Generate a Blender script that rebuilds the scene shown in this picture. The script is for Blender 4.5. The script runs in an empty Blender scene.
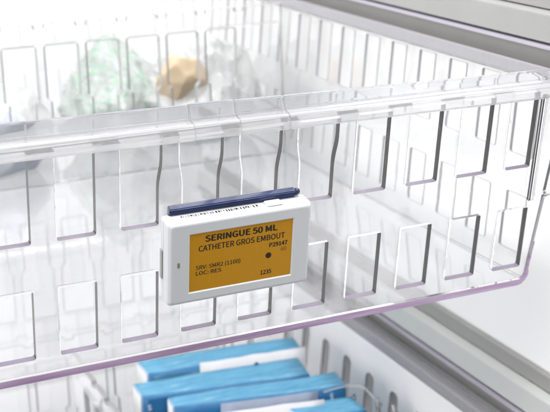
import bpy, bmesh, math, random
from mathutils import Vector, Matrix, noise

random.seed(7)
D = bpy.data
sc = bpy.context.scene
C = sc.collection
MM = 0.001

# ---------------------------------------------------------------- helpers
def link(o, parent=None):
    C.objects.link(o)
    if parent is not None:
        o.parent = parent
    return o

def empty(name, loc, label, cat, group=None):
    o = D.objects.new(name, None)
    o.empty_display_size = 0.02
    o.location = loc
    link(o)
    tag(o, label, cat, group)
    return o

def tag(o, label=None, cat=None, group=None, kind=None):
    if label: o['label'] = label
    if cat: o['category'] = cat
    if group: o['group'] = group
    if kind: o['kind'] = kind
    return o

def part(name, me, mat, parent=None, world=True):
    """link mesh whose coordinates are world metres; child keeps the world position"""
    o = D.objects.new(name, me)
    idx = [p.material_index for p in me.polygons]
    me.materials.clear()
    for m in (mat if isinstance(mat, (list, tuple)) else [mat]):
        me.materials.append(m)
    for p, k in zip(me.polygons, idx): p.material_index = k
    link(o, parent)
    if parent is not None and world:
        inv = Matrix.Identity(4)
        p = parent
        off = Vector((0, 0, 0))
        while p is not None:
            off += p.location
            p = p.parent
        me.transform(Matrix.Translation(-off))
    return o

def single(name, me, mat, base, label, cat, group=None):
    o = D.objects.new(name, me)
    me.transform(Matrix.Translation(-Vector(base)))
    o.location = base
    idx = [p.material_index for p in me.polygons]
    me.materials.clear(); me.materials.append(mat)
    if max(idx) > 0: me.materials.append(M_EDGEPALE)
    for p, k in zip(me.polygons, idx): p.material_index = k
    link(o)
    return tag(o, label, cat, group)

def to_mesh(bm, name='mesh', smooth=False):
    bmesh.ops.recalc_face_normals(bm, faces=bm.faces)
    if bm.calc_volume(signed=True) < 0 and all(e.is_manifold for e in bm.edges):
        bmesh.ops.reverse_faces(bm, faces=bm.faces)
    me = D.meshes.new(name)
    bm.to_mesh(me); bm.free()
    if smooth:
        for p in me.polygons: p.use_smooth = True
    return me

def merge(meshes):
    bm = bmesh.new()
    for m in meshes:
        bm.from_mesh(m)
        D.meshes.remove(m)
    me = D.meshes.new('mesh'); bm.to_mesh(me); bm.free()
    return me

def round_poly(pts, r, n=4):
    """round the corners of a closed 2D polygon; r number or list"""
    out = []
    N = len(pts)
    for i, p in enumerate(pts):
        ri = r[i] if isinstance(r, (list, tuple)) else r
        a, b = Vector(pts[i - 1]), Vector(pts[(i + 1) % N])
        p = Vector(p)
        da, db = (a - p), (b - p)
        rr = min(ri, da.length * .45, db.length * .45)
        if rr < 1e-6:
            out.append(tuple(p)); continue
        da.normalize(); db.normalize()
        s, e = p + da * rr, p + db * rr
        for k in range(n + 1):
            t = k / n
            out.append(tuple((1 - t) ** 2 * s + 2 * t * (1 - t) * p + t * t * e))
    return out

def sheet(outline, holes, thick, bev, M):
    """plate with holes: local (u, v) plane, thickness from w = 0 to w = thick; M maps (u, v, w) to the world"""
    cu = D.curves.new('tmp', 'CURVE')
    cu.dimensions = '2D'; cu.fill_mode = 'BOTH'
    cu.extrude = thick / 2 - bev
    cu.bevel_depth = bev; cu.bevel_resolution = 1; cu.offset = -bev
    for ring in [outline] + holes:
        sp = cu.splines.new('POLY')
        sp.points.add(len(ring) - 1)
        for p, q in zip(sp.points, ring):
            p.co = (q[0], q[1], 0, 1)
        sp.use_cyclic_u = True
    ob = D.objects.new('tmp', cu); C.objects.link(ob)
    dg = bpy.context.evaluated_depsgraph_get()
    me = D.meshes.new_from_object(ob.evaluated_get(dg))
    D.objects.remove(ob); D.curves.remove(cu)
    bm = bmesh.new(); bm.from_mesh(me); D.meshes.remove(me)
    bmesh.ops.remove_doubles(bm, verts=bm.verts, dist=1e-6)
    bmesh.ops.translate(bm, verts=bm.verts, vec=(0, 0, thick / 2))
    bm.transform(M)
    me = to_mesh(bm)
    for p in me.polygons: p.use_smooth = False
    return me

def prism(prof, length, M, bev=0.0, seg=1):
    """closed profile (a, b) extruded along +c ; M maps (a, b, c) to the world"""
    bm = bmesh.new()
    v0 = [bm.verts.new((p[0], p[1], 0)) for p in prof]
    f = bm.faces.new(v0)
    r = bmesh.ops.extrude_face_region(bm, geom=[f])
    vs = [g for g in r['geom'] if isinstance(g, bmesh.types.BMVert)]
    bmesh.ops.translate(bm, verts=vs, vec=(0, 0, length))
    if bev:
        bmesh.ops.bevel(bm, geom=list(bm.edges), offset=bev, segments=seg, affect='EDGES', clamp_overlap=True)
    bm.transform(M)
    return to_mesh(bm)

def box(x0, x1, y0, y1, z0, z1, bev=0.0, seg=2, M=None):
    bm = bmesh.new()
    bmesh.ops.create_cube(bm, size=1)
    bmesh.ops.scale(bm, verts=bm.verts, vec=(x1 - x0, y1 - y0, z1 - z0))
    bmesh.ops.translate(bm, verts=bm.verts, vec=((x0 + x1) / 2, (y0 + y1) / 2, (z0 + z1) / 2))
    if bev:
        bmesh.ops.bevel(bm, geom=list(bm.edges), offset=bev, segments=seg, affect='EDGES', clamp_overlap=True)
    if M is not None: bm.transform(M)
    return to_mesh(bm)

def tube(pts, r, n=8):
    bm = bmesh.new()
    rings = []
    for i, p in enumerate(pts):
        p = Vector(p)
        d = (Vector(pts[min(i + 1, len(pts) - 1)]) - Vector(pts[max(i - 1, 0)])).normalized()
        a = d.orthogonal().normalized() if i == 0 else (rings_a - d * rings_a.dot(d)).normalized()
        rings_a = a
        b = d.cross(a)
        rings.append([bm.verts.new(p + (a * math.cos(k * 2 * math.pi / n) + b * math.sin(k * 2 * math.pi / n)) * r) for k in range(n)])
    for i in range(len(rings) - 1):
        for k in range(n):
            bm.faces.new((rings[i][k], rings[i][(k + 1) % n], rings[i + 1][(k + 1) % n], rings[i + 1][k]))
    bm.faces.new(rings[0][::-1]); bm.faces.new(rings[-1])
    return to_mesh(bm, smooth=True)

# ---------------------------------------------------------------- materials
def mat(name):
    m = D.materials.new(name); m.use_nodes = True
    nt = m.node_tree
    return m, nt, nt.nodes['Principled BSDF'], nt.nodes['Material Output']

def plain(name, col, rough=0.5, metal=0.0, var=0.06, scale=60, bump=0.0, spec=0.5, coat=0.0):
    m, nt, b, out = mat(name)
    tc = nt.nodes.new('ShaderNodeTexCoord')
    n = nt.nodes.new('ShaderNodeTexNoise'); n.inputs['Scale'].default_value = scale; n.inputs['Detail'].default_value = 5
    nt.links.new(tc.outputs['Object'], n.inputs['Vector'])
    mx = nt.nodes.new('ShaderNodeMix'); mx.data_type = 'RGBA'
    mx.inputs['A'].default_value = (*[c * (1 - var) for c in col], 1)
    mx.inputs['B'].default_value = (*[min(1, c * (1 + var)) for c in col], 1)
    nt.links.new(n.outputs['Fac'], mx.inputs['Factor'])
    nt.links.new(mx.outputs['Result'], b.inputs['Base Color'])
    b.inputs['Roughness'].default_value = rough; b.inputs['Metallic'].default_value = metal
    b.inputs['Specular IOR Level'].default_value = spec
    b.inputs['Coat Weight'].default_value = coat
    if bump:
        bp = nt.nodes.new('ShaderNodeBump'); bp.inputs['Strength'].default_value = bump; bp.inputs['Distance'].default_value = 0.0005
        nt.links.new(n.outputs['Fac'], bp.inputs['Height']); nt.links.new(bp.outputs['Normal'], b.inputs['Normal'])
    return m

def clear(name, absorb, ior=1.58, bump=0.035, tint=(1, 1, 1)):
    """moulded clear plastic: refracting, faintly wavy, absorbing along long paths"""
    m, nt, b, out = mat(name)
    b.inputs['Base Color'].default_value = (*tint, 1)
    b.inputs['Transmission Weight'].default_value = 1.0
    b.inputs['Roughness'].default_value = 0.0
    b.inputs['IOR'].default_value = ior
    tc = nt.nodes.new('ShaderNodeTexCoord')
    n = nt.nodes.new('ShaderNodeTexNoise'); n.inputs['Scale'].default_value = 38; n.inputs['Detail'].default_value = 3
    nt.links.new(tc.outputs['Object'], n.inputs['Vector'])
    bp = nt.nodes.new('ShaderNodeBump'); bp.inputs['Strength'].default_value = bump; bp.inputs['Distance'].default_value = 0.002
    nt.links.new(n.outputs['Fac'], bp.inputs['Height']); nt.links.new(bp.outputs['Normal'], b.inputs['Normal'])
    va = nt.nodes.new('ShaderNodeVolumeAbsorption')
    mxa = max(absorb)
    va.inputs['Density'].default_value = mxa
    va.inputs['Color'].default_value = (*[1 - a / mxa for a in absorb], 1)
    nt.links.new(va.outputs['Volume'], out.inputs['Volume'])
    return m

M_CLEAR = clear('clear_polycarbonate', (0.9, 1.25, 0.75))
M_LILAC = clear('lilac_edge_polycarbonate', (0.9, 1.7, 0.5), bump=0.02)
m, nt, b, out = mat('lilac_tinted_bead')
tc = nt.nodes.new('ShaderNodeTexCoord')
n1 = nt.nodes.new('ShaderNodeTexNoise'); n1.inputs['Scale'].default_value = 45; n1.inputs['Detail'].default_value = 4
mp = nt.nodes.new('ShaderNodeMapping'); mp.inputs['Scale'].default_value = (0.5, 1, 8)
nt.links.new(tc.outputs['Object'], mp.inputs['Vector']); nt.links.new(mp.outputs['Vector'], n1.inputs['Vector'])
rp = nt.nodes.new('ShaderNodeValToRGB')
rp.color_ramp.elements[0].position = 0.35; rp.color_ramp.elements[0].color = (0.62, 0.40, 0.67, 1)
rp.color_ramp.elements[1].position = 0.68; rp.color_ramp.elements[1].color = (0.84, 0.66, 0.90, 1)
nt.links.new(n1.outputs['Fac'], rp.inputs['Fac']); nt.links.new(rp.outputs['Color'], b.inputs['Base Color'])
b.inputs['Roughness'].default_value = 0.2; b.inputs['Transmission Weight'].default_value = 0.2
M_BEAD = m
M_DIV = clear('clear_styrene', (0.5, 0.5, 0.45), ior=1.5, bump=0.04)
def edge(name, col, tr, rough, streak):
    """streaked finish; on slot edges the base colour stands in for refracted darkness"""
    m, nt, b, out = mat(name)
    tc = nt.nodes.new('ShaderNodeTexCoord')
    n = nt.nodes.new('ShaderNodeTexNoise'); n.inputs['Scale'].default_value = 900; n.inputs['Detail'].default_value = 4
    mp = nt.nodes.new('ShaderNodeMapping'); mp.inputs['Scale'].default_value = (1, 1, .06)
    nt.links.new(tc.outputs['Object'], mp.inputs['Vector']); nt.links.new(mp.outputs['Vector'], n.inputs['Vector'])
    mx = nt.nodes.new('ShaderNodeMix'); mx.data_type = 'RGBA'
    mx.inputs['A'].default_value = (*[c * (1 - streak) for c in col], 1); mx.inputs['B'].default_value = (*[c * (1 + streak) for c in col], 1)
    nt.links.new(n.outputs['Fac'], mx.inputs['Factor']); nt.links.new(mx.outputs['Result'], b.inputs['Base Color'])
    b.inputs['Roughness'].default_value = rough; b.inputs['Transmission Weight'].default_value = tr
    return m
M_REFRDARK = edge('refraction_dark_edge', (0.055, 0.052, 0.052), 0.0, 0.25, 0.7)  # left-facing slot sides: dark of refracting plastic painted as base colour
def milky(name, col, tr, rough):
    m, nt, b, out = mat(name)
    tc = nt.nodes.new('ShaderNodeTexCoord'); n = nt.nodes.new('ShaderNodeTexNoise'); n.inputs['Scale'].default_value = 14; n.inputs['Detail'].default_value = 4
    nt.links.new(tc.outputs['Object'], n.inputs['Vector'])
    mr = nt.nodes.new('ShaderNodeMapRange'); mr.inputs['To Min'].default_value = tr - .06; mr.inputs['To Max'].default_value = tr + .06
    nt.links.new(n.outputs['Fac'], mr.inputs['Value']); nt.links.new(mr.outputs['Result'], b.inputs['Transmission Weight'])
    b.inputs['Base Color'].default_value = (*col, 1); b.inputs['Roughness'].default_value = rough; b.inputs['IOR'].default_value = 1.5
    return m
M_SIDERIM = edge('lilac_grey_rim', (0.53, 0.52, 0.545), 0.35, 0.22, 0.08)
M_RIM = milky('hazy_clear_rim', (.95, .95, .97), 0.88, 0.01)
M_FLOOR = milky('milky_floor_plastic', (.88, .88, .90), 0.91, 0.015)
M_FROST = milky('frosted_white_plastic', (.95, .95, .96), 0.12, 0.25)
M_SILL = edge('lilac_slot_sill', (0.27, 0.23, 0.30), 0.3, 0.3, 0.25)
M_EDGE = edge('grey_slot_edge', (0.50, 0.49, 0.51), 0.3, 0.35, 0.2)  # grey painted on slot edges in place of outlines made by refraction
M_EDGEPALE = edge('pale_grey_panel_edge', (0.47, 0.47, 0.47), 0.3, 0.35, 0.15)  # divider edges: refracted outline tone set as base colour
# lip of the rim: milky clear plastic
m, nt, b, out = mat('milky_clear_lip')
b.inputs['Base Color'].default_value = (.97, .97, .98, 1); b.inputs['Transmission Weight'].default_value = 0.68; b.inputs['Roughness'].default_value = 0.03; b.inputs['IOR'].default_value = 1.5
M_LIP = m
M_WALL = plain('white_painted_panel', (0.92, 0.92, 0.92), 0.5, var=0.012, scale=9)
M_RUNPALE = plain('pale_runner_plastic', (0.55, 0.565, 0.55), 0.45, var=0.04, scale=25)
M_RUNSHADE = plain('shaded_runner_face', (0.33, 0.33, 0.325), 0.4, var=0.07, scale=18)  # upper runner face: the shade on it is put into a darker base colour
M_RUNGREY = plain('grey_runner_plastic', (0.30, 0.295, 0.285), 0.45, var=0.05, scale=30)
M_RUNDARK = plain('dark_channel_metal', (0.31, 0.305, 0.29), 0.5, var=0.06, scale=30)
M_RUNLILAC = plain('lilac_grey_lip_plastic', (0.42, 0.40, 0.46), 0.3, var=0.04, scale=30)
M_CASE = plain('matt_white_abs', (0.76, 0.785, 0.80), 0.42, var=0.012, scale=900, bump=0.08)
M_CASEGREY = plain('grey_abs', (0.42, 0.43, 0.43), 0.5, var=0.02, scale=300)
M_INK = plain('black_ink', (0.022, 0.016, 0.010), 0.6, var=0.2, scale=2000)
M_INKSOFT = plain('brown_black_ink', (0.060, 0.034, 0.010), 0.6, var=0.2, scale=2000)
M_NAVY = plain('navy_glossy_plastic', (0.016, 0.030, 0.105), 0.25, var=0.25, scale=90, coat=0.3)
M_LED = plain('amber_clear_led', (0.30, 0.27, 0.16), 0.2, var=0.1, scale=900)

# e-paper display: orange with fine pixel grain
m, nt, b, out = mat('orange_epaper')
tc = nt.nodes.new('ShaderNodeTexCoord')
vo = nt.nodes.new('ShaderNodeTexWhiteNoise'); vo.noise_dimensions = '3D'
sn = nt.nodes.new('ShaderNodeVectorMath'); sn.operation = 'SNAP'; sn.inputs[1].default_value = (0.00025,) * 3
nt.links.new(tc.outputs['Object'], sn.inputs[0]); nt.links.new(sn.outputs[0], vo.inputs['Vector'])
mx = nt.nodes.new('ShaderNodeMix'); mx.data_type = 'RGBA'
mx.inputs['A'].default_value = (0.60, 0.275, 0.008, 1); mx.inputs['B'].default_value = (0.68, 0.325, 0.011, 1)
nt.links.new(vo.outputs['Value'], mx.inputs['Factor']); nt.links.new(mx.outputs['Result'], b.inputs['Base Color'])
b.inputs['Roughness'].default_value = 0.38
b.inputs['Specular IOR Level'].default_value = 0.4
b.inputs['Coat Weight'].default_value = 0.35; b.inputs['Coat Roughness'].default_value = 0.12
M_DISPLAY = m

# blue carton card: mottled printed blue
m, nt, b, out = mat('printed_blue_card')
tc = nt.nodes.new('ShaderNodeTexCoord')
n1 = nt.nodes.new('ShaderNodeTexNoise'); n1.inputs['Scale'].default_value = 170; n1.inputs['Detail'].default_value = 6; n1.inputs['Roughness'].default_value = 0.7
mp = nt.nodes.new('ShaderNodeMapping'); mp.inputs['Scale'].default_value = (0.25, 1, 1)
nt.links.new(tc.outputs['Object'], mp.inputs['Vector']); nt.links.new(mp.outputs['Vector'], n1.inputs['Vector'])
rp = nt.nodes.new('ShaderNodeValToRGB')
rp.color_ramp.elements[0].position = 0.3; rp.color_ramp.elements[0].color = (0.05, 0.25, 0.43, 1)
rp.color_ramp.elements[1].position = 0.60; rp.color_ramp.elements[1].color = (0.13, 0.38, 0.56, 1)
ww = rp.color_ramp.elements.new(0.74); ww.color = (0.45, 0.62, 0.72, 1)
nt.links.new(n1.outputs['Fac'], rp.inputs['Fac']); nt.links.new(rp.outputs['Color'], b.inputs['Base Color'])
b.inputs['Roughness'].default_value = 0.5
bp = nt.nodes.new('ShaderNodeBump'); bp.inputs['Strength'].default_value = 0.25; bp.inputs['Distance'].default_value = 0.0006
nt.links.new(n1.outputs['Fac'], bp.inputs['Height']); nt.links.new(bp.outputs['Normal'], b.inputs['Normal'])
M_BLUE = m
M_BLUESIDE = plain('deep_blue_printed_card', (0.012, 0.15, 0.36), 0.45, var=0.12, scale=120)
M_PAPER = plain('white_pack_paper', (0.74, 0.74, 0.75), 0.55, var=0.03, scale=80, bump=0.2)
M_BROWNEDGE = plain('raw_card_edge', (0.34, 0.20, 0.10), 0.8, var=0.2, scale=200)
M_FLAP = plain('slate_grey_film', (0.27, 0.32, 0.42), 0.4, var=0.1, scale=120)
M_WHITEINK = plain('white_print', (0.62, 0.74, 0.82), 0.5, var=0.02)
M_BROWN = plain('brown_wrapping', (0.50, 0.39, 0.265), 0.6, var=0.15, scale=50, bump=0.4)
M_PALEBLUE = plain('pale_blue_sterile_wrap', (0.56, 0.60, 0.66), 0.55, var=0.08, scale=40, bump=0.4)

def film(name, col, printcol, amount, alpha, scale):
    """crumpled translucent bag film with a print of small green marks"""
    m, nt, b, out = mat(name)
    tc = nt.nodes.new('ShaderNodeTexCoord')
    vo = nt.nodes.new('ShaderNodeTexVoronoi'); vo.inputs['Scale'].default_value = scale
    mp = nt.nodes.new('ShaderNodeMapping'); mp.inputs['Rotation'].default_value = (0.3, 0.7, 0.5); mp.inputs['Scale'].default_value = (1, 0.5, 2.2)
    nt.links.new(tc.outputs['Object'], mp.inputs['Vector']); nt.links.new(mp.outputs['Vector'], vo.inputs['Vector'])
    big = nt.nodes.new('ShaderNodeTexNoise'); big.inputs['Scale'].default_value = 22; big.inputs['Detail'].default_value = 1
    nt.links.new(tc.outputs['Object'], big.inputs['Vector'])
    c1 = nt.nodes.new('ShaderNodeMath'); c1.operation = 'LESS_THAN'; c1.inputs[1].default_value = 0.36
    nt.links.new(vo.outputs['Distance'], c1.inputs[0])
    c2 = nt.nodes.new('ShaderNodeMath'); c2.operation = 'GREATER_THAN'; c2.inputs[1].default_value = 1 - amount
    nt.links.new(big.outputs['Fac'], c2.inputs[0])
    an = nt.nodes.new('ShaderNodeMath'); an.operation = 'MULTIPLY'
    nt.links.new(c1.outputs[0], an.inputs[0]); nt.links.new(c2.outputs[0], an.inputs[1])
    mx = nt.nodes.new('ShaderNodeMix'); mx.data_type = 'RGBA'
    mx.inputs['A'].default_value = (*col, 1); mx.inputs['B'].default_value = (*printcol, 1)
    nt.links.new(an.outputs[0], mx.inputs['Factor']); nt.links.new(mx.outputs['Result'], b.inputs['Base Color'])
    b.inputs['Roughness'].default_value = 0.22
    al = nt.nodes.new('ShaderNodeMapRange'); al.inputs['To Min'].default_value = alpha; al.inputs['To Max'].default_value = 0.8
    nt.links.new(an.outputs[0], al.inputs['Value']); nt.links.new(al.outputs['Result'], b.inputs['Alpha'])
    return m
M_BAGGREEN = film('green_printed_film', (0.50, 0.54, 0.52), (0.22, 0.42, 0.28), 0.64, 0.46, 150)
M_BAGCLEAR = film('milky_film', (0.57, 0.58, 0.58), (0.36, 0.47, 0.39), 0.25, 0.52, 200)

# ---------------------------------------------------------------- clear basket
T = 0.16                                  # draft of the front wall: leans back towards the bottom
CN = math.cos(math.atan(T)); SN = math.sin(math.atan(T))
def front_M(y0=0.0):                      # (u, v, w): u = x, v up the slope, w backwards into the basket
    return Matrix(((1, 0, 0, 0), (0, -SN, CN, y0), (0, CN, SN, 0), (0, 0, 0, 1)))
def back_M(y0):                           # mirror image, w forwards
    return Matrix(((1, 0, 0, 0), (0, SN, -CN, y0), (0, CN, SN, 0), (0, 0, 0, 1)))
S2 = 0.10
C2 = math.cos(math.atan(S2)); N2 = math.sin(math.atan(S2))
def side_M(x0, s):                        # (u, v, w): u = y, v up, w outwards
    return Matrix(((0, N2 * s, C2 * s, x0), (1, 0, 0, 0), (0, C2, -N2, 0), (0, 0, 0, 1)))
def fwd_prof_M(x0, y0=0.0):               # profile (o = forwards off the wall, v) extruded along +x
    return Matrix(((0, 0, 1, x0), (-CN, -SN, 0, y0), (-SN, CN, 0, 0), (0, 0, 0, 1)))

XL, XR = -0.190, 0.2145
YB = 0.615
TH = 0.0046
PITCH = 35.8 * MM
SLOT0 = -119.5 * MM
SW = 21.7 * MM

def slot_ring(x1, x0, v0, v1, fl=0.0, fr=0.0, r=1.6 * MM):
    """slot outline; fl / fr widen its top to the left / right"""
    pts = [(x0, v0), (x1, v0)]
    rr = [r, r]
    if fr: pts += [(x1, v0 + (v1 - v0) * .50), (x1 + fr, v0 + (v1 - v0) * .72)]; rr += [4 * MM, 4 * MM]
    pts += [(x1 + fr, v1), (x0 - fl, v1)]; rr += [r * .5, r * .5]
    if fl: pts += [(x0 - fl, v0 + (v1 - v0) * .72), (x0, v0 + (v1 - v0) * .50)]; rr += [4 * MM, 4 * MM]
    return round_poly(pts, rr, 4)

def front_slots(flare):
    hs = []
    for k in range(-1, 10):
        x1 = SLOT0 + PITCH * k; x0 = x1 - SW
        if x1 > 0.205 or x0 < XL + .004: continue
        fl = 2 * MM if flare and k in (3, 4, 5) else 0
        fr = 2 * MM if flare and k in (2, 3, 4, 5) else 0
        hs.append(slot_ring(.1992 if k == 9 else x1, x0, 25.2 * MM, 75.2 * MM, fl, fr))
        hs.append(slot_ring(x1, x0, -46.5 * MM, -3.6 * MM))
    return hs

def side_slots(kind):
    hs = []
    for k in range(14):
        y = 0.0315 + 0.0417 * k
        if kind == 'tall':
            hs.append(slot_ring(y + .011, y - .011, .0225, .0715, r=2 * MM))
            hs.append(slot_ring(y + .011, y - .011, -.0425, -.0035, r=2 * MM))
        else:
            hs.append(round_poly([(y - .0070, .006), (y + .0070, .006), (y + .0070, .047), (y - .0070, .047)], .0066, 6))
            hs.append(round_poly([(y - .0062, -.046), (y + .0062, -.046), (y + .0062, -.008), (y - .0062, -.008)], .0058, 6))
    return hs

def edge_faces(me, M, rules, inner=None):
    """give the cut edges of a plate a colour standing in for refracted tone: rules = [(test(nu, nv, u, v), material index)]"""
    inv = M.inverted(); R3 = inv.to_3x3()
    for p in me.polygons:
        n = R3 @ p.normal; c = inv @ p.center
        for test, k in rules:
            if test(n.x, n.y, c.x, c.y):
                p.material_index = k
    return me

def make_basket(dz, label, kind):
    root = empty('clear_basket', (0, 0.3, dz - 0.0612), label, 'basket', 'clear plastic baskets in the cabinet')
    UP = Matrix.Translation((0, 0, dz))
    def P(name, me, m):
        me.transform(UP); return part(name, me, m, root)
    # front wall with its step at the right shoulder
    V0, V1 = -0.0567, 0.0772
    fo = [(XL - .004, V0), (0.2085, V0), (0.2150, 0.0018), (0.2235, 0.0036), (0.2235, V1), (XL - .012, V1)]
    fo = round_poly(fo, [0, 5 * MM, 1.5 * MM, 1 * MM, 0, 0], 5)
    me = sheet(fo, front_slots(True), TH, 0.12 * MM, front_M())
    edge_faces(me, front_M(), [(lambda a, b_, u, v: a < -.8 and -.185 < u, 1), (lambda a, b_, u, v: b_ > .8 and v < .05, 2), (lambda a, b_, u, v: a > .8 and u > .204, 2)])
    P('front_wall', me, [M_CLEAR, M_REFRDARK, M_SILL])
    bo = [(XL - .004, V0), (0.2085, V0), (0.2215, V1), (XL - .012, V1)]
    me = sheet(bo, front_slots(False), TH, 0.3 * MM, back_M(YB))
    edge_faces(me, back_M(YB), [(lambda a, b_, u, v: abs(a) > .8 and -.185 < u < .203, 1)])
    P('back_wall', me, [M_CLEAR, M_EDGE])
    # side walls
    def side_outline():
        g = TH / CN + .0004
        f = lambda v: -T * v * C2 + g
        h = lambda v: YB + T * v * C2 - g
        return [(f(-.0565), -.0565), (h(-.0565), -.0565), (h(.0735), .0735), (f(.0735), .0735)]
    me = sheet(side_outline(), side_slots(kind), 0.0022, 0.2 * MM, side_M(0.2142, 1))
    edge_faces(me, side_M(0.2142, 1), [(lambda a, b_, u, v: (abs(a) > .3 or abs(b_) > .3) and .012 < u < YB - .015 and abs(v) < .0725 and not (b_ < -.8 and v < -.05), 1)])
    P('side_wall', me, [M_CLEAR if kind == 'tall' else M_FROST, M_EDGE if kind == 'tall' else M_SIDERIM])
    P('side_wall', sheet(side_outline(), side_slots(kind), 0.004, 0.4 * MM, side_M(XL, -1)), M_CLEAR)
    # floor plate: its thick cut edge shows lilac
    zf = -.0567 * CN
    fl = [(XL - .002, 0.0122), (0.2088, 0.0122), (0.2088, YB - .0082), (XL - .002, YB - .0082)]
    Mfl = Matrix(((1, 0, 0, 0), (0, 1, 0, 0), (0, 0, 1, zf - .0051), (0, 0, 0, 1)))
    P('floor_plate', sheet(fl, [], 0.0047, 0.7 * MM, Mfl), M_FLOOR)
    # lilac bead along the bottom front edge, turning the corner
    inner, outer = [], []
    for k in range(13):                     # around the rounded corner of the wall, thinning out as it climbs
        a = -math.pi / 2 + (math.pi / 2 + .12) * k / 12
        w_ = .0042 * (1 - .62 * (k / 12) ** 1.5)
        c_ = Vector((.2026, V0 + .0060))
        d_ = Vector((math.cos(a), math.sin(a)))
        inner.append(tuple(c_ + d_ * .00625)); outer.append(tuple(c_ + d_ * (.00625 + w_)))
    top_i, top_o = (.2118, -.030), (.2124, -.030)
    ring_ = [(XL - .004, V0 - .0003)] + inner + [top_i, top_o] + outer[::-1] + [(XL - .004, V0 - .0003 - .0042)]
    P('bottom_edge', sheet(ring_, [], .0042, .15 * MM, front_M()), M_BEAD)
    # rim: lip, ledge and upstand, in lengths that butt end to end, with small fins on the ledge
    prof = [(1.4, 80.4), (1.4, 82.4), (-4.0, 83.4), (-6.3, 91.2), (-9.0, 91.2), (-7.4, 80.6)]
    lipp = [(4.9, 74.3), (5.2, 75.3), (3.5, 81.7), (2.8, 82.9), (1.6, 82.9), (1.6, 74.3)]
    prof = [(a * MM, b * MM) for a, b in prof]
    lipp = [(a * MM, b * MM) for a, b in lipp]
    rim = []; lips = []
    cuts = [(-0.202, -0.0291, 0.5, 0.0), (-0.0289, -0.0021, 0.0, 0.4), (-0.0019, 0.0276, 0.0, 0.1), (0.0278, 0.2096, 0.1, 0.0), (0.2098, 0.2300, 0.5, 0.3)]
    for (a, b_, o, h) in cuts:
        pr = [(q[0], q[1] + (h * MM if q[1] > .09 else 0)) for q in prof]
        pl = [(q[0] + (o * MM if q[0] > .002 else 0), q[1]) for q in lipp]
        lips.append(prism(pl, b_ - a, fwd_prof_M(a), 0.4 * MM, 2))
        rim.append(prism(pr, b_ - a, fwd_prof_M(a), 0.5 * MM, 2))
    for k in range(-1, 10):
        u = SLOT0 + PITCH * k + 0.0006
        rim.append(box(u, u + .0009, .0045, .0056, .0838, .0900, 0.1 * MM, 1,
                       Matrix(((1, 0, 0, 0), (0, CN, -SN, 0), (0, SN, CN, 0), (0, 0, 0, 1)))))
    rim, lips = merge(rim), merge(lips)
    for me in (rim, lips):                  # the rim is not quite level and its upstand gets lower to the right
        for v in me.vertices:
            hi = v.co.z > .0855
            v.co.z += -.0112 * v.co.x + .0005 - (max(0, v.co.x + .12) * .008 if hi else 0)
    P('front_rim', rim, M_RIM)
    P('front_lip', lips, M_LIP)
    # back rim
    bprof = [(-q[0], q[1]) for q in prof]
    Mb = Matrix(((0, 0, 1, -0.2), (-CN, SN, 0, YB), (SN, CN, 0, 0), (0, 0, 0, 1)))
    P('back_rim', prism(bprof, 0.43, Mb, 0.5 * MM, 2), M_CLEAR)
    # side rims: ledge turned outwards with a hanging lip
    sp = [(.2212, .0742), (.2330, .0742), (.2330, .0700), (.2352, .0700), (.2352, .0790), (.2252, .0800), (.2244, .0825), (.2212, .0825)]
    Msr = Matrix(((1, 0, 0, 0), (0, 0, 1, -.006), (0, 1, 0, 0), (0, 0, 0, 1)))
    P('side_rim', prism(sp, YB + .012, Msr, 0.4 * MM, 2), M_SIDERIM)
    Msl = Matrix(((-1, 0, 0, XR + XL), (0, 0, 1, -.006), (0, 1, 0, 0), (0, 0, 0, 1)))
    P('side_rim', prism(sp, YB + .012, Msl, 0.4 * MM, 2), M_SIDERIM)
    # corner post on the front wall, with its small foot
    cp = [box(.1998, .2040, .0022, .0742, -.0038, -.0003, 0.9 * MM, 3, front_M()),
          box(.2044, .2232, .0050, .0072, -.0026, -.0003, 0.5 * MM, 2, front_M())]
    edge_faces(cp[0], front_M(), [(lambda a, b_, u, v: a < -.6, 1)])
    P('corner_post', merge(cp), [M_CLEAR, M_REFRDARK])
    return root

upper = make_basket(0.0, 'clear basket with the orange label clipped to its slotted front', 'tall')
lower = make_basket(-0.27, 'clear basket below, holding the blue cartons', 'pill')

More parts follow.
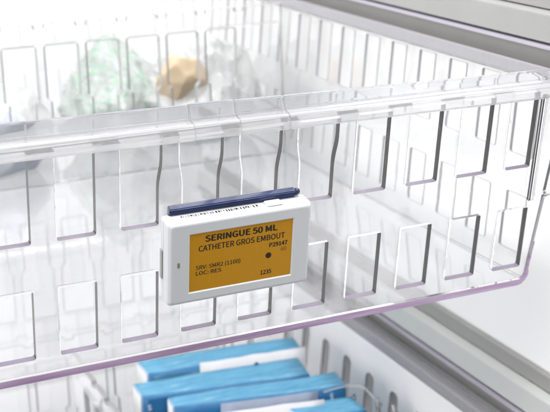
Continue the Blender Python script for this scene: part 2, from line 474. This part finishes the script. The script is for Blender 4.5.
# ---------------------------------------------------------------- divider panels
def make_divider(name, label, x0, x1, z0, ztop, y, phase, M=None, barw=8 * MM, group=None):
    """flat panel with notched top edge; slots widen above a shoulder"""
    n0 = int((x0 - phase) / PITCH) - 1
    top = []
    xs = [phase + PITCH * k for k in range(n0, n0 + 40) if x0 + .006 < phase + PITCH * k < x1 - .006]
    out = [(x0, z0), (x1, z0), (x1, ztop)]
    for x in reversed(xs):
        out += [(x + .0042, ztop), (x + .0036, ztop - .0034), (x - .0036, ztop - .0034), (x - .0042, ztop)]
    out += [(x0, ztop)]
    holes = []
    ends = xs
    for a, b_ in zip(ends[:-1], ends[1:]):
        l, r = a + barw / 2, b_ - barw / 2
        sh = ztop - .066
        zt = ztop - .0185
        zb = max(z0 + .012, ztop - .105)
        holes.append(round_poly([(l + .0032, zb), (r - .0032, zb), (r - .0032, sh), (r, sh + .003), (r, zt), (l, zt), (l, sh + .003), (l + .0032, sh)],
                                [1.5 * MM, 1.5 * MM, 1.2 * MM, 1.2 * MM, 2 * MM, 2 * MM, 1.2 * MM, 1.2 * MM], 3))
    Md = Matrix(((1, 0, 0, 0), (0, 0, 1, y), (0, 1, 0, 0), (0, 0, 0, 1))) if M is None else M
    me = sheet(out, holes, 0.0048, 0.8 * MM, Md)
    base = Md @ Vector(((x0 + x1) / 2, z0, 0.0024))
    rib = box(x0 + .003, x1 - .003, ztop - .0172, ztop - .0160, .0049, .0062, .3 * MM, 1, Md)
    rib2 = box(x0 + .003, x1 - .003, ztop - .0172, ztop - .0160, -.0014, -.0001, .3 * MM, 1, Md)
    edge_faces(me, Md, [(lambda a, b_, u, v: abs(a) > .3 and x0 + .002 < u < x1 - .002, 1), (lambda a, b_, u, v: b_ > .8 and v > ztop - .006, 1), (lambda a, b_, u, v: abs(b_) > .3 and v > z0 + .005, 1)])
    me = merge([me, rib, rib2])
    o = single(name, me, M_DIV, base, label, 'divider', group)
    return o

DIV_G = 'clear divider panels'
dv = make_divider('divider_panel', 'wide clear divider with notched top standing across the upper basket', -0.186, 0.2075, -0.0560, 0.081, 0.383, -0.0125, group=DIV_G)
make_divider('divider_panel', 'clear divider across the lower basket, behind the blue cartons', -0.186, 0.2075, -0.3260, -0.196, 0.372, -0.010, group=DIV_G)
# lengthwise divider of the lower basket, left of the cartons
ML = Matrix(((0, 0, 1, -0.012), (1, 0, 0, 0), (0, 1, 0, 0), (0, 0, 0, 1)))
make_divider('divider_panel', 'clear divider running front to back, left of the blue cartons', 0.030, 0.365, -0.3260, -0.205, 0, 0.045, M=ML, group=DIV_G)

# ---------------------------------------------------------------- cabinet behind and beside the baskets
cab = empty('storage_cabinet', (0.10, 0.30, -0.42), 'white cabinet with grey runners along its side panel', 'cabinet')
part('side_panel', box(.252, .270, -.30, .80, -.42, .40, 1 * MM), M_WALL, cab)
part('back_panel', box(-.42, .2515, .72, .735, -.42, .40, 1 * MM), M_WALL, cab)
part('base_panel', box(-.42, .2515, -.05, .7195, -.42, -.40, 1 * MM), M_WALL, cab)
def runner(z0, face):
    L0, L1 = -.20, .70
    Mr = Matrix(((1, 0, 0, 0), (0, 0, 1, L0), (0, 1, 0, z0), (0, 0, 0, 1)))
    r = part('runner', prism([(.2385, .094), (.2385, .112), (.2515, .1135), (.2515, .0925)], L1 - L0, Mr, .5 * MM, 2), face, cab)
    kids = [
        ('channel', [(.2440, .0760), (.2440, .0905), (.2515, .0905), (.2515, .0740)], M_RUNDARK),
        ('lip', [(.2360, .0900), (.2360, .0922), (.2512, .0922), (.2512, .0908), (.2385, .0908), (.2385, .0900)], M_RUNLILAC),
        ('top_rail', [(.2470, .1140), (.2470, .1250), (.2515, .1260), (.2515, .1140)], M_RUNGREY),
    ]
    for n_, pr, m_ in kids:
        me = prism(pr, L1 - L0, Mr, .3 * MM, 2)
        o = D.objects.new(n_, me); me.materials.append(m_)
        link(o, r)
        me.transform(Matrix.Translation(-cab.location))
    return r
runner(0.0, M_RUNSHADE)
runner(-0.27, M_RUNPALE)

# ---------------------------------------------------------------- electronic label on the front wall
# label frame: (u, v, w) with w forwards off the wall
LM = Matrix(((1, 0, 0, 0), (0, -SN, -CN, 0), (0, CN, -SN, 0), (0, 0, 0, 1)))
lab = empty('electronic_label', LM @ Vector((-.0035, -.0205, .0075)), 'white electronic label showing an orange display with black writing', 'label')
U0, U1, W0, W1 = -.0472, .0402, -.0204, .0316
def rrect(u0, u1, v0, v1, r, n=6):
    return round_poly([(u0, v0), (u1, v0), (u1, v1), (u0, v1)], r, n)
def loft(rings, cap=True):
    bm = bmesh.new()
    vr = [[bm.verts.new(p) for p in r] for r in rings]
    n = len(vr[0])
    for a, b_ in zip(vr[:-1], vr[1:]):
        for k in range(n):
            bm.faces.new((a[k], a[(k + 1) % n], b_[(k + 1) % n], b_[k]))
    if cap:
        bm.faces.new(vr[0][::-1]); bm.faces.new(vr[-1])
    return bm
def ring(u0, u1, v0, v1, r, w): return [(p[0], p[1], w) for p in rrect(u0, u1, v0, v1, r)]
du0, du1, dv0, dv1 = -.0345, .0284, -.0130, .0232
def inset(d, w, r=2.2 * MM): return ring(U0 + d, U1 - d, W0 + d, W1 - d, r, w)
def dsp(d, w): return [(p[0], p[1], w) for p in rrect(du0 - d, du1 + d, dv0 - d, dv1 + d, .0003)]
rings = [inset(.0012, .0012), inset(.0, .0020), inset(0, .0056), inset(.00035, .0058), inset(.00035, .0060), inset(0, .0062), inset(0, .0108), inset(.0004, .0124), inset(.0016, .0136), inset(.0024, .0138),
         dsp(.0006, .0138), dsp(.0, .0133), dsp(-.0002, .0128)]
bm = loft(rings)
bm.transform(LM)
me = to_mesh(bm)
case = part('casing', me, M_CASE, lab)
# display pane
me = sheet(rrect(du0 + .0001, du1 - .0001, dv0 + .0001, dv1 - .0001, .0002), [], .0004, .0001, LM @ Matrix.Translation((0, 0, .01285)))
disp = part('display', me, M_DISPLAY, lab)
def sans():
    try:
        return D.fonts.load(bpy.utils.system_resource('DATAFILES', path='fonts') + '/Noto Sans CJK Regular.woff2')
    except Exception:
        return None
FONT = sans()
def lettering(s, u0, u1, v0, v1, m_, bold=0.0, shear=0.0):
    """writing on the display; fractions across (u) and down (v)"""
    cu = D.curves.new('t', 'FONT'); cu.body = s; cu.size = 1; cu.font = FONT or cu.font; cu.resolution_u = 3
    ob = D.objects.new('t', cu); C.objects.link(ob)
    me0 = D.meshes.new_from_object(ob.evaluated_get(bpy.context.evaluated_depsgraph_get()))
    D.objects.remove(ob); D.curves.remove(cu)
    cps = []                       # heavier strokes: the outline repeated a hair apart
    for k, (dx, dy) in enumerate([(0, 0), (bold, 0), (-bold, 0), (0, bold * .6), (0, -bold * .6)] if bold > 0 else [(0, 0)]):
        c = me0.copy(); c.transform(Matrix.Translation((dx, dy, k))); cps.append(c)
    D.meshes.remove(me0)
    me = merge(cps)
    xs = [v.co.x for v in me.vertices]; ys = [v.co.y for v in me.vertices]
    a, b_ = min(xs), max(xs); c, d = min(ys), max(ys)
    W = du1 - du0; H = dv1 - dv0
    for v in me.vertices:
        fu = u0 + (v.co.x - a) / (b_ - a) * (u1 - u0)
        fv = v1 + (v.co.y - c) / (d - c) * (v0 - v1)
        v.co = LM @ Vector((du0 + fu * W, dv1 - fv * H, .013275 + v.co.z * 2e-6))
    o = D.objects.new('lettering', me); me.materials.append(m_)
    link(o, disp); me.transform(Matrix.Translation(-lab.location))
    return o
lettering('SERINGUE 50 ML', .145, .848, .052, .165, M_INK, .018)
lettering('CATHETER GROS EMBOUT', .085, .925, .215, .318, M_INK, .010)
lettering('P29147', .772, .955, .365, .445, M_INK, .018)
lettering('60', .892, .945, .475, .545, M_INKSOFT, 0)
lettering('SRV: SMR2 (1100)', .06, .492, .548, .645, M_INKSOFT, .010)
lettering('LOC: RES', .062, .308, .655, .728, M_INKSOFT, .012)
lettering('1235', .695, .805, .835, .915, M_INK, .014)
bm = bmesh.new(); bmesh.ops.create_circle(bm, cap_ends=True, segments=24, radius=.00185)
bm.transform(LM @ Matrix.Translation((du0 + .768 * (du1 - du0), dv1 - .585 * (dv1 - dv0), .013275)))
o = D.objects.new('dot', to_mesh(bm)); o.data.materials.append(M_INK); link(o, disp); o.data.transform(Matrix.Translation(-lab.location))
# status light, top tab, side notch, printed strip on the top edge
bm = loft([[(p[0], p[1], w) for p in round_poly([(-.0418, .0040), (-.0404, .0040), (-.0404, .0072), (-.0418, .0072)], .0007)] for w in (.0136, .01395)])
bm.transform(LM); part('status_light', to_mesh(bm), M_LED, lab)
part('top_tab', box(.0130, .0228, .0316, .0329, .0048, .0112, .5 * MM, 3, LM), M_CASE, lab)
part('side_notch', box(-.0480, -.0474, -.0060, .0120, .0022, .0052, .15 * MM, 1, LM), M_CASEGREY, lab)
bars = []
u = -.0375
while u < .0085:
    w_ = random.choice((.0003, .0005, .0008, .0011)); 
    h_ = random.choice((.0016, .0022, .0026))
    bars.append(box(u, u + w_, .03162, .03168, .0060, .0060 + h_, 0, 1, LM)); u += w_ + random.choice((.0004, .0006, .001))
part('printed_strip', merge(bars), M_INK, lab)

# navy clip rail that carries the label, hooked on the wall
rail = empty('label_clip_rail', LM @ Vector((-.006, .028, .0035)), 'navy blue plastic clip rail along the top of the label', 'clip rail')
Mrl = LM @ Matrix(((0, 0, 1, -.0432), (0, 1, 0, 0), (1, 0, 0, 0), (0, 0, 0, 1)))
me = prism([(.0004, .0275), (.0004, .0366), (.0016, .0370), (.0046, .0356), (.0049, .0330), (.0030, .0322), (.0028, .0275)], .0769, Mrl, .45 * MM, 2)
part('rail', me, M_NAVY, rail)
bm = loft([[(u_, .0345 + math.cos(a) * r_ * .8, .0028 + math.sin(a) * r_ * .8) for a in [k * math.pi / 6 for k in range(12)]] for u_, r_ in ((.0339, .0027), (.0352, .0026), (.0362, .0020), (.0367, .0009))])
bm.transform(LM); part('end_cap', to_mesh(bm, smooth=True), M_NAVY, rail)

# ---------------------------------------------------------------- blue cartons in the lower basket
FLOOR2 = -0.27 - .0559
CG = 'blue cartons in the lower basket'
def carton(label, bl, br, fr, fl, ztop, lean=0.0):
    c = Vector(((bl[0] + br[0] + fr[0] + fl[0]) / 4, (bl[1] + br[1] + fr[1] + fl[1]) / 4, 0)) * MM
    root = empty('carton', (c.x, c.y, FLOOR2), label, 'carton', CG)
    top = [Vector((p[0] * MM, p[1] * MM, ztop)) for p in (bl, br, fr, fl)]
    bot = [Vector((p.x, p.y + lean, FLOOR2 + .0005)) for p in top]
    bm = bmesh.new()
    a = [bm.verts.new(p) for p in top]; b_ = [bm.verts.new(p) for p in bot]
    ft = bm.faces.new(a); bm.faces.new(b_[::-1])
    sides = [bm.faces.new((a[k], b_[k], b_[(k + 1) % 4], a[(k + 1) % 4])) for k in range(4)]
    bmesh.ops.subdivide_edges(bm, edges=list(bm.edges), cuts=7, use_grid_fill=True)
    bmesh.ops.recalc_face_normals(bm, faces=bm.faces)
    for v in bm.verts:      # slightly bowed, handled card
        n = noise.noise_vector(v.co * 22 + Vector((c.y * 90, 0, 3)))
        v.co += n * .0011
    sharp = [e for e in bm.edges if len(e.link_faces) == 2 and e.calc_face_angle(0) > .8]
    bmesh.ops.bevel(bm, geom=sharp, offset=.0009, segments=2, affect='EDGES')
    for f in bm.faces:
        f.smooth = True
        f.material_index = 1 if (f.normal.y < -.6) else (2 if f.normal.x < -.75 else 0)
    me = to_mesh(bm)
    body = part('body', me, [M_BLUE, M_BLUESIDE, M_PAPER], root)
    return root
c1 = carton('rearmost blue carton, with a white packet in front of it', (37, 331), (182, 316), (178, 287), (37, 301), -.210)
c2 = carton('middle blue carton, between the white packet and the carton by the grey strip', (20, 289), (167, 275), (160, 238), (19, 262), -.210)
c3 = carton('blue carton right behind the slate grey strip', (37, 252), (181, 232), (177, 204), (35, 233), -.210)
c4 = carton('short blue carton, nearest the front, right of the white syringe pack', (120, 203), (176, 193), (175, 165), (120, 174), -.214)
# closing flaps on the cartons (raised lid edge) and white print on the fronts
for root, a, b_, z in ((c1, (38, 300.4), (177.5, 286.6), -.2125), (c2, (20, 261.4), (159.5, 237.4), -.2125)):
    bm = bmesh.new()
    A, B = Vector((a[0] * MM, a[1] * MM, 0)), Vector((b_[0] * MM, b_[1] * MM, 0))
    d = (B - A).normalized(); n = Vector((d.y, -d.x, 0))
    pts = [A + d * .004, B - d * .004]
    vs = [bm.verts.new(pts[0] + n * .0016 + Vector((0, 0, z))), bm.verts.new(pts[1] + n * .0016 + Vector((0, 0, z))),
          bm.verts.new(pts[1] + n * .0020 + Vector((0, 0, z - .012))), bm.verts.new(pts[0] + n * .0020 + Vector((0, 0, z - .012)))]
    f = bm.faces.new(vs)
    r = bmesh.ops.extrude_face_region(bm, geom=[f])
    bmesh.ops.translate(bm, verts=[g for g in r['geom'] if isinstance(g, bmesh.types.BMVert)], vec=-n * .0006)
    part('lid_flap', to_mesh(bm), M_BLUESIDE if root is c2 else M_BLUE, root)
def print_on(root, s, at, dirv, size):
    cu = D.curves.new('t', 'FONT'); cu.body = s; cu.size = size; cu.offset = .0002
    ob = D.objects.new('t', cu); C.objects.link(ob)
    me = D.meshes.new_from_object(ob.evaluated_get(bpy.context.evaluated_depsgraph_get()))
    D.objects.remove(ob); D.curves.remove(cu)
    d = Vector(dirv).normalized()
    M = Matrix(((d.x, 0, 0, at[0]), (d.y, 0, 0, at[1]), (0, 1, 0, at[2]), (0, 0, 0, 1)))
    me.transform(M)
    part('print', me, M_WHITEINK, root)
print_on(c2, 'S', (.0225, .2583, -.2215), (140, -24, 0), .0068)

def packet(name, label, pts, z0, z1, th, m_, cat, group=None):
    """thin upright pouch following a plan line"""
    bm = bmesh.new()
    n = len(pts); rows = 6
    P = [Vector((p[0] * MM, p[1] * MM, 0)) for p in pts]
    def grid(side):
        g = []
        for i, p in enumerate(P):
            col = []
            for j in range(rows):
                t = j / (rows - 1); s = i / (n - 1)
                bulge = th * (math.sin(math.pi * t) ** .5 * math.sin(math.pi * min(max(s, .02), .98)) ** .4 + .12)
                z = z0 + (z1 - z0) * t
                q = p + Vector((0, -side * bulge / 2, z)) + noise.noise_vector(Vector((p.x, p.y, z)) * 60) * .0012
                col.append(bm.verts.new(q))
            g.append(col)
        return g
    a, b_ = grid(1), grid(-1)
    for g in (a, b_):
        for i in range(n - 1):
            for j in range(rows - 1):
                bm.faces.new((g[i][j], g[i + 1][j], g[i + 1][j + 1], g[i][j + 1]))
    for i in range(n - 1):
        bm.faces.new((a[i][rows - 1], a[i + 1][rows - 1], b_[i + 1][rows - 1], b_[i][rows - 1]))
        bm.faces.new((a[i][0], a[i + 1][0], b_[i + 1][0], b_[i][0]))
    for j in range(rows - 1):
        bm.faces.new((a[0][j], a[0][j + 1], b_[0][j + 1], b_[0][j]))
        bm.faces.new((a[n - 1][j], a[n - 1][j + 1], b_[n - 1][j + 1], b_[n - 1][j]))
    me = to_mesh(bm, smooth=True)
    return single(name, me, m_, (P[n // 2].x, P[n // 2].y, z0), label, cat, group)
def line(a, b_, n=9):
    return [(a[0] + (b_[0] - a[0]) * k / (n - 1), a[1] + (b_[1] - a[1]) * k / (n - 1)) for k in range(n)]
pk = packet('paper_packet', 'thin white paper packet between the two rear blue cartons', line((82, 291), (176, 280)), FLOOR2 + .001, -.2050, .008, M_PAPER, 'packet')
bm = bmesh.new()
d = Vector((94, -11, 0)).normalized(); nf = Vector((-d.y, d.x, 0)) * -1
o0 = Vector((.1285, .2817, -.2118)) + nf * .0052
tv = [o0 - d * .0045, o0 + d * .0045, o0 + Vector((0, 0, .0042))]
vs = [bm.verts.new(p) for p in tv]; f = bm.faces.new(vs)
r = bmesh.ops.extrude_face_region(bm, geom=[f]); bmesh.ops.translate(bm, verts=[g for g in r['geom'] if isinstance(g, bmesh.types.BMVert)], vec=-nf * .0006)
part('emblem', to_mesh(bm), M_NAVY, pk)
packet('syringe_pack', 'white syringe pack in front of the grey strip and the blue cartons', line((62, 206), (150, 190)), FLOOR2 + .001, -.2100, .009, M_PAPER, 'syringe pack')
packet('film_strip', 'slate grey strip standing between blue carton and white syringe pack', line((70, 217), (150, 202)), FLOOR2 + .001, -.2080, .004, M_FLAP, 'film strip')
# clear blister tray at the right of the cartons
br_ = empty('blister_tray', (.185, .17, FLOOR2), 'clear blister tray with wavy rounded edges beside the blue cartons', 'blister tray')
pts = []
for k in range(15):
    t = k / 14
    pts.append((.150 + .044 * t, .196 - .012 * t - .03 * max(0, t - .7), -.2065 + .004 * math.sin(t * math.pi) - .05 * max(0, t - .75) ** 1.0))
part('edge_bead', tube(pts, .0011), M_DIV, br_)
for k, (x, y) in enumerate(((.158, .194), (.176, .190), (.192, .180), (.200, .168))):
    part('rib', tube([(x, y, -.208 - .003 * k), (x + .001, y - .004, -.235), (x + .001, y - .006, FLOOR2 + .003)], .0017), M_DIV, br_)
part('shell', box(.146, .204, .1655, .1672, FLOOR2 + .001, -.222, .5 * MM), M_DIV, br_)

# ---------------------------------------------------------------- bags and packs in the rear of the upper basket
def lump(c, r, seed, crease=.010, sub=5, flat=-.0555, taper=0.0, planes=46, smooth=False):
    """crumpled bag or pack: facets pressed in at random, pinched towards the top, sitting flat"""
    rng = random.Random(seed)
    bm = bmesh.new()
    bmesh.ops.create_icosphere(bm, subdivisions=sub, radius=1)
    cells = []
    for k in range(planes):            # flat facets: cut the body by many random planes
        d = Vector((rng.gauss(0, 1), rng.gauss(0, 1), rng.gauss(0, 1))).normalized()
        cells.append((d, rng.uniform(.62, .95)))
    for v in bm.verts:
        p = v.co.copy()
        rad = 1.0
        for d, h in cells:
            dp = p.dot(d)
            if dp > h * .55: rad = min(rad, h / dp)
        q = Vector((p.x * r[0], p.y * r[1], p.z * r[2])) * rad
        tz = max(0, q.z / r[2])
        q.x *= 1 - taper * tz; q.y *= 1 - .6 * tz
        s = Vector((seed, seed * .37, -seed))
        g = 1 - abs(noise.noise(q * 45 + s)) * 2.4
        g2 = 1 - abs(noise.noise(Vector((q.x * 120, q.y * 60, q.z * 30)) + s)) * 2
        q += p.normalized() * (crease * g + crease * .45 * g2)
        q += Vector(c)
        q.z = max(q.z, flat + .0003 * abs(noise.noise(q * 300)))
        v.co = q
    return to_mesh(bm, smooth=smooth)
FL = -.0555
single('plastic_bag', lump((.082, .500, -.014), (.050, .075, .068), 3.1, .004, 5, taper=.35), M_BAGGREEN, (.082, .500, FL),
       'crumpled translucent bag with green print in the upper basket', 'bag', 'bags in the upper basket')
single('plastic_bag', lump((.152, .478, -.012), (.070, .080, .068), 8.4, .005, 5, taper=.12), M_BAGCLEAR, (.158, .470, FL),
       'crumpled milky bag wrapped around the brown packet', 'bag', 'bags in the upper basket')
single('plastic_bag', lump((-.015, .520, -.034), (.060, .060, .048), 12.2, .003, 5, taper=.2), M_BAGCLEAR, (-.015, .520, FL),
       'low crumpled bag behind the pale blue packet', 'bag', 'bags in the upper basket')
single('brown_packet', lump((.131, .440, .010), (.024, .016, .027), 5.5, .0012, 5, taper=.15, planes=22, smooth=True), M_BROWN, (.134, .440, -.014),
       'brown wrapped packet inside the milky bag', 'packet')
single('sterile_packet', lump((-.038, .440, -.030), (.036, .026, .040), 1.7, .002, 5, taper=.1, planes=18, smooth=True), M_PALEBLUE, (-.038, .440, FL),
       'pale blue wrapped packet behind the notched divider', 'packet')

# ---------------------------------------------------------------- camera
cd = D.cameras.new('camera'); cam = D.objects.new('camera', cd); link(cam)
rgt = Vector((0.90935108, -0.41542815, -0.02236191)); upv = Vector((0.14305454, 0.26176124, 0.95447182)); fw = Vector((0.39066098, 0.87114896, -0.29746175))
cam.matrix_world = Matrix(((rgt.x, upv.x, -fw.x, -0.25754369), (rgt.y, upv.y, -fw.y, -0.62938797), (rgt.z, upv.z, -fw.z, 0.23901243), (0, 0, 0, 1)))
cd.sensor_width = 36; cd.lens = 1248 / 550 * 36; cd.clip_start = .01; cd.clip_end = 100
cd.dof.use_dof = True; cd.dof.focus_distance = 0.715; cd.dof.aperture_fstop = 14
sc.camera = cam

# ---------------------------------------------------------------- light
w = D.worlds.new('World'); sc.world = w; w.use_nodes = True
nt = w.node_tree; bg = nt.nodes['Background']
tc = nt.nodes.new('ShaderNodeTexCoord')
# a bright room: pale ceiling and far wall, darker floor and a dim side behind the camera
dt = nt.nodes.new('ShaderNodeVectorMath'); dt.operation = 'DOT_PRODUCT'
nt.links.new(tc.outputs['Generated'], dt.inputs[0]); dt.inputs[1].default_value = (-.25, .60, .76)
rp = nt.nodes.new('ShaderNodeValToRGB')
mr = nt.nodes.new('ShaderNodeMapRange'); mr.inputs['From Min'].default_value = -1; mr.inputs['From Max'].default_value = 1
nt.links.new(dt.outputs['Value'], mr.inputs['Value']); nt.links.new(mr.outputs['Result'], rp.inputs['Fac'])
e = rp.color_ramp.elements
e[0].position = .22; e[0].color = (.10, .10, .105, 1)
e[1].position = .62; e[1].color = (1, 1, 1.0, 1)
nt.links.new(rp.outputs['Color'], bg.inputs['Color']); bg.inputs['Strength'].default_value = 1.0
def area(name, loc, target, size, power, col=(1, 1, 1), sy=None):
    l = D.lights.new(name, 'AREA'); l.energy = power; l.color = col; l.shape = 'RECTANGLE'; l.size = size; l.size_y = sy or size
    o = D.objects.new(name, l); link(o); o.location = loc
    o.rotation_euler = (Vector(target) - Vector(loc)).to_track_quat('-Z', 'Y').to_euler()
    return o
area('ceiling_softbox', (-.12, -.12, 1.5), (0.0, .2, -.05), 1.5, 46)
area('side_softbox', (-1.4, .20, .40), (0.05, .3, -.3), 1.1, 15)

# ---------------------------------------------------------------- render
sc.view_settings.view_transform = 'Standard'; sc.view_settings.look = 'None'
sc.view_settings.exposure = 0.0; sc.view_settings.gamma = 1
cy = sc.cycles
cy.max_bounces = 28; cy.transmission_bounces = 28; cy.glossy_bounces = 10; cy.diffuse_bounces = 5; cy.transparent_max_bounces = 24
cy.caustics_reflective = True; cy.caustics_refractive = True; cy.blur_glossy = 0.3
cy.sample_clamp_indirect = 6
cy.use_denoising = True
try: cy.denoiser = 'OPENIMAGEDENOISE'
except Exception: pass
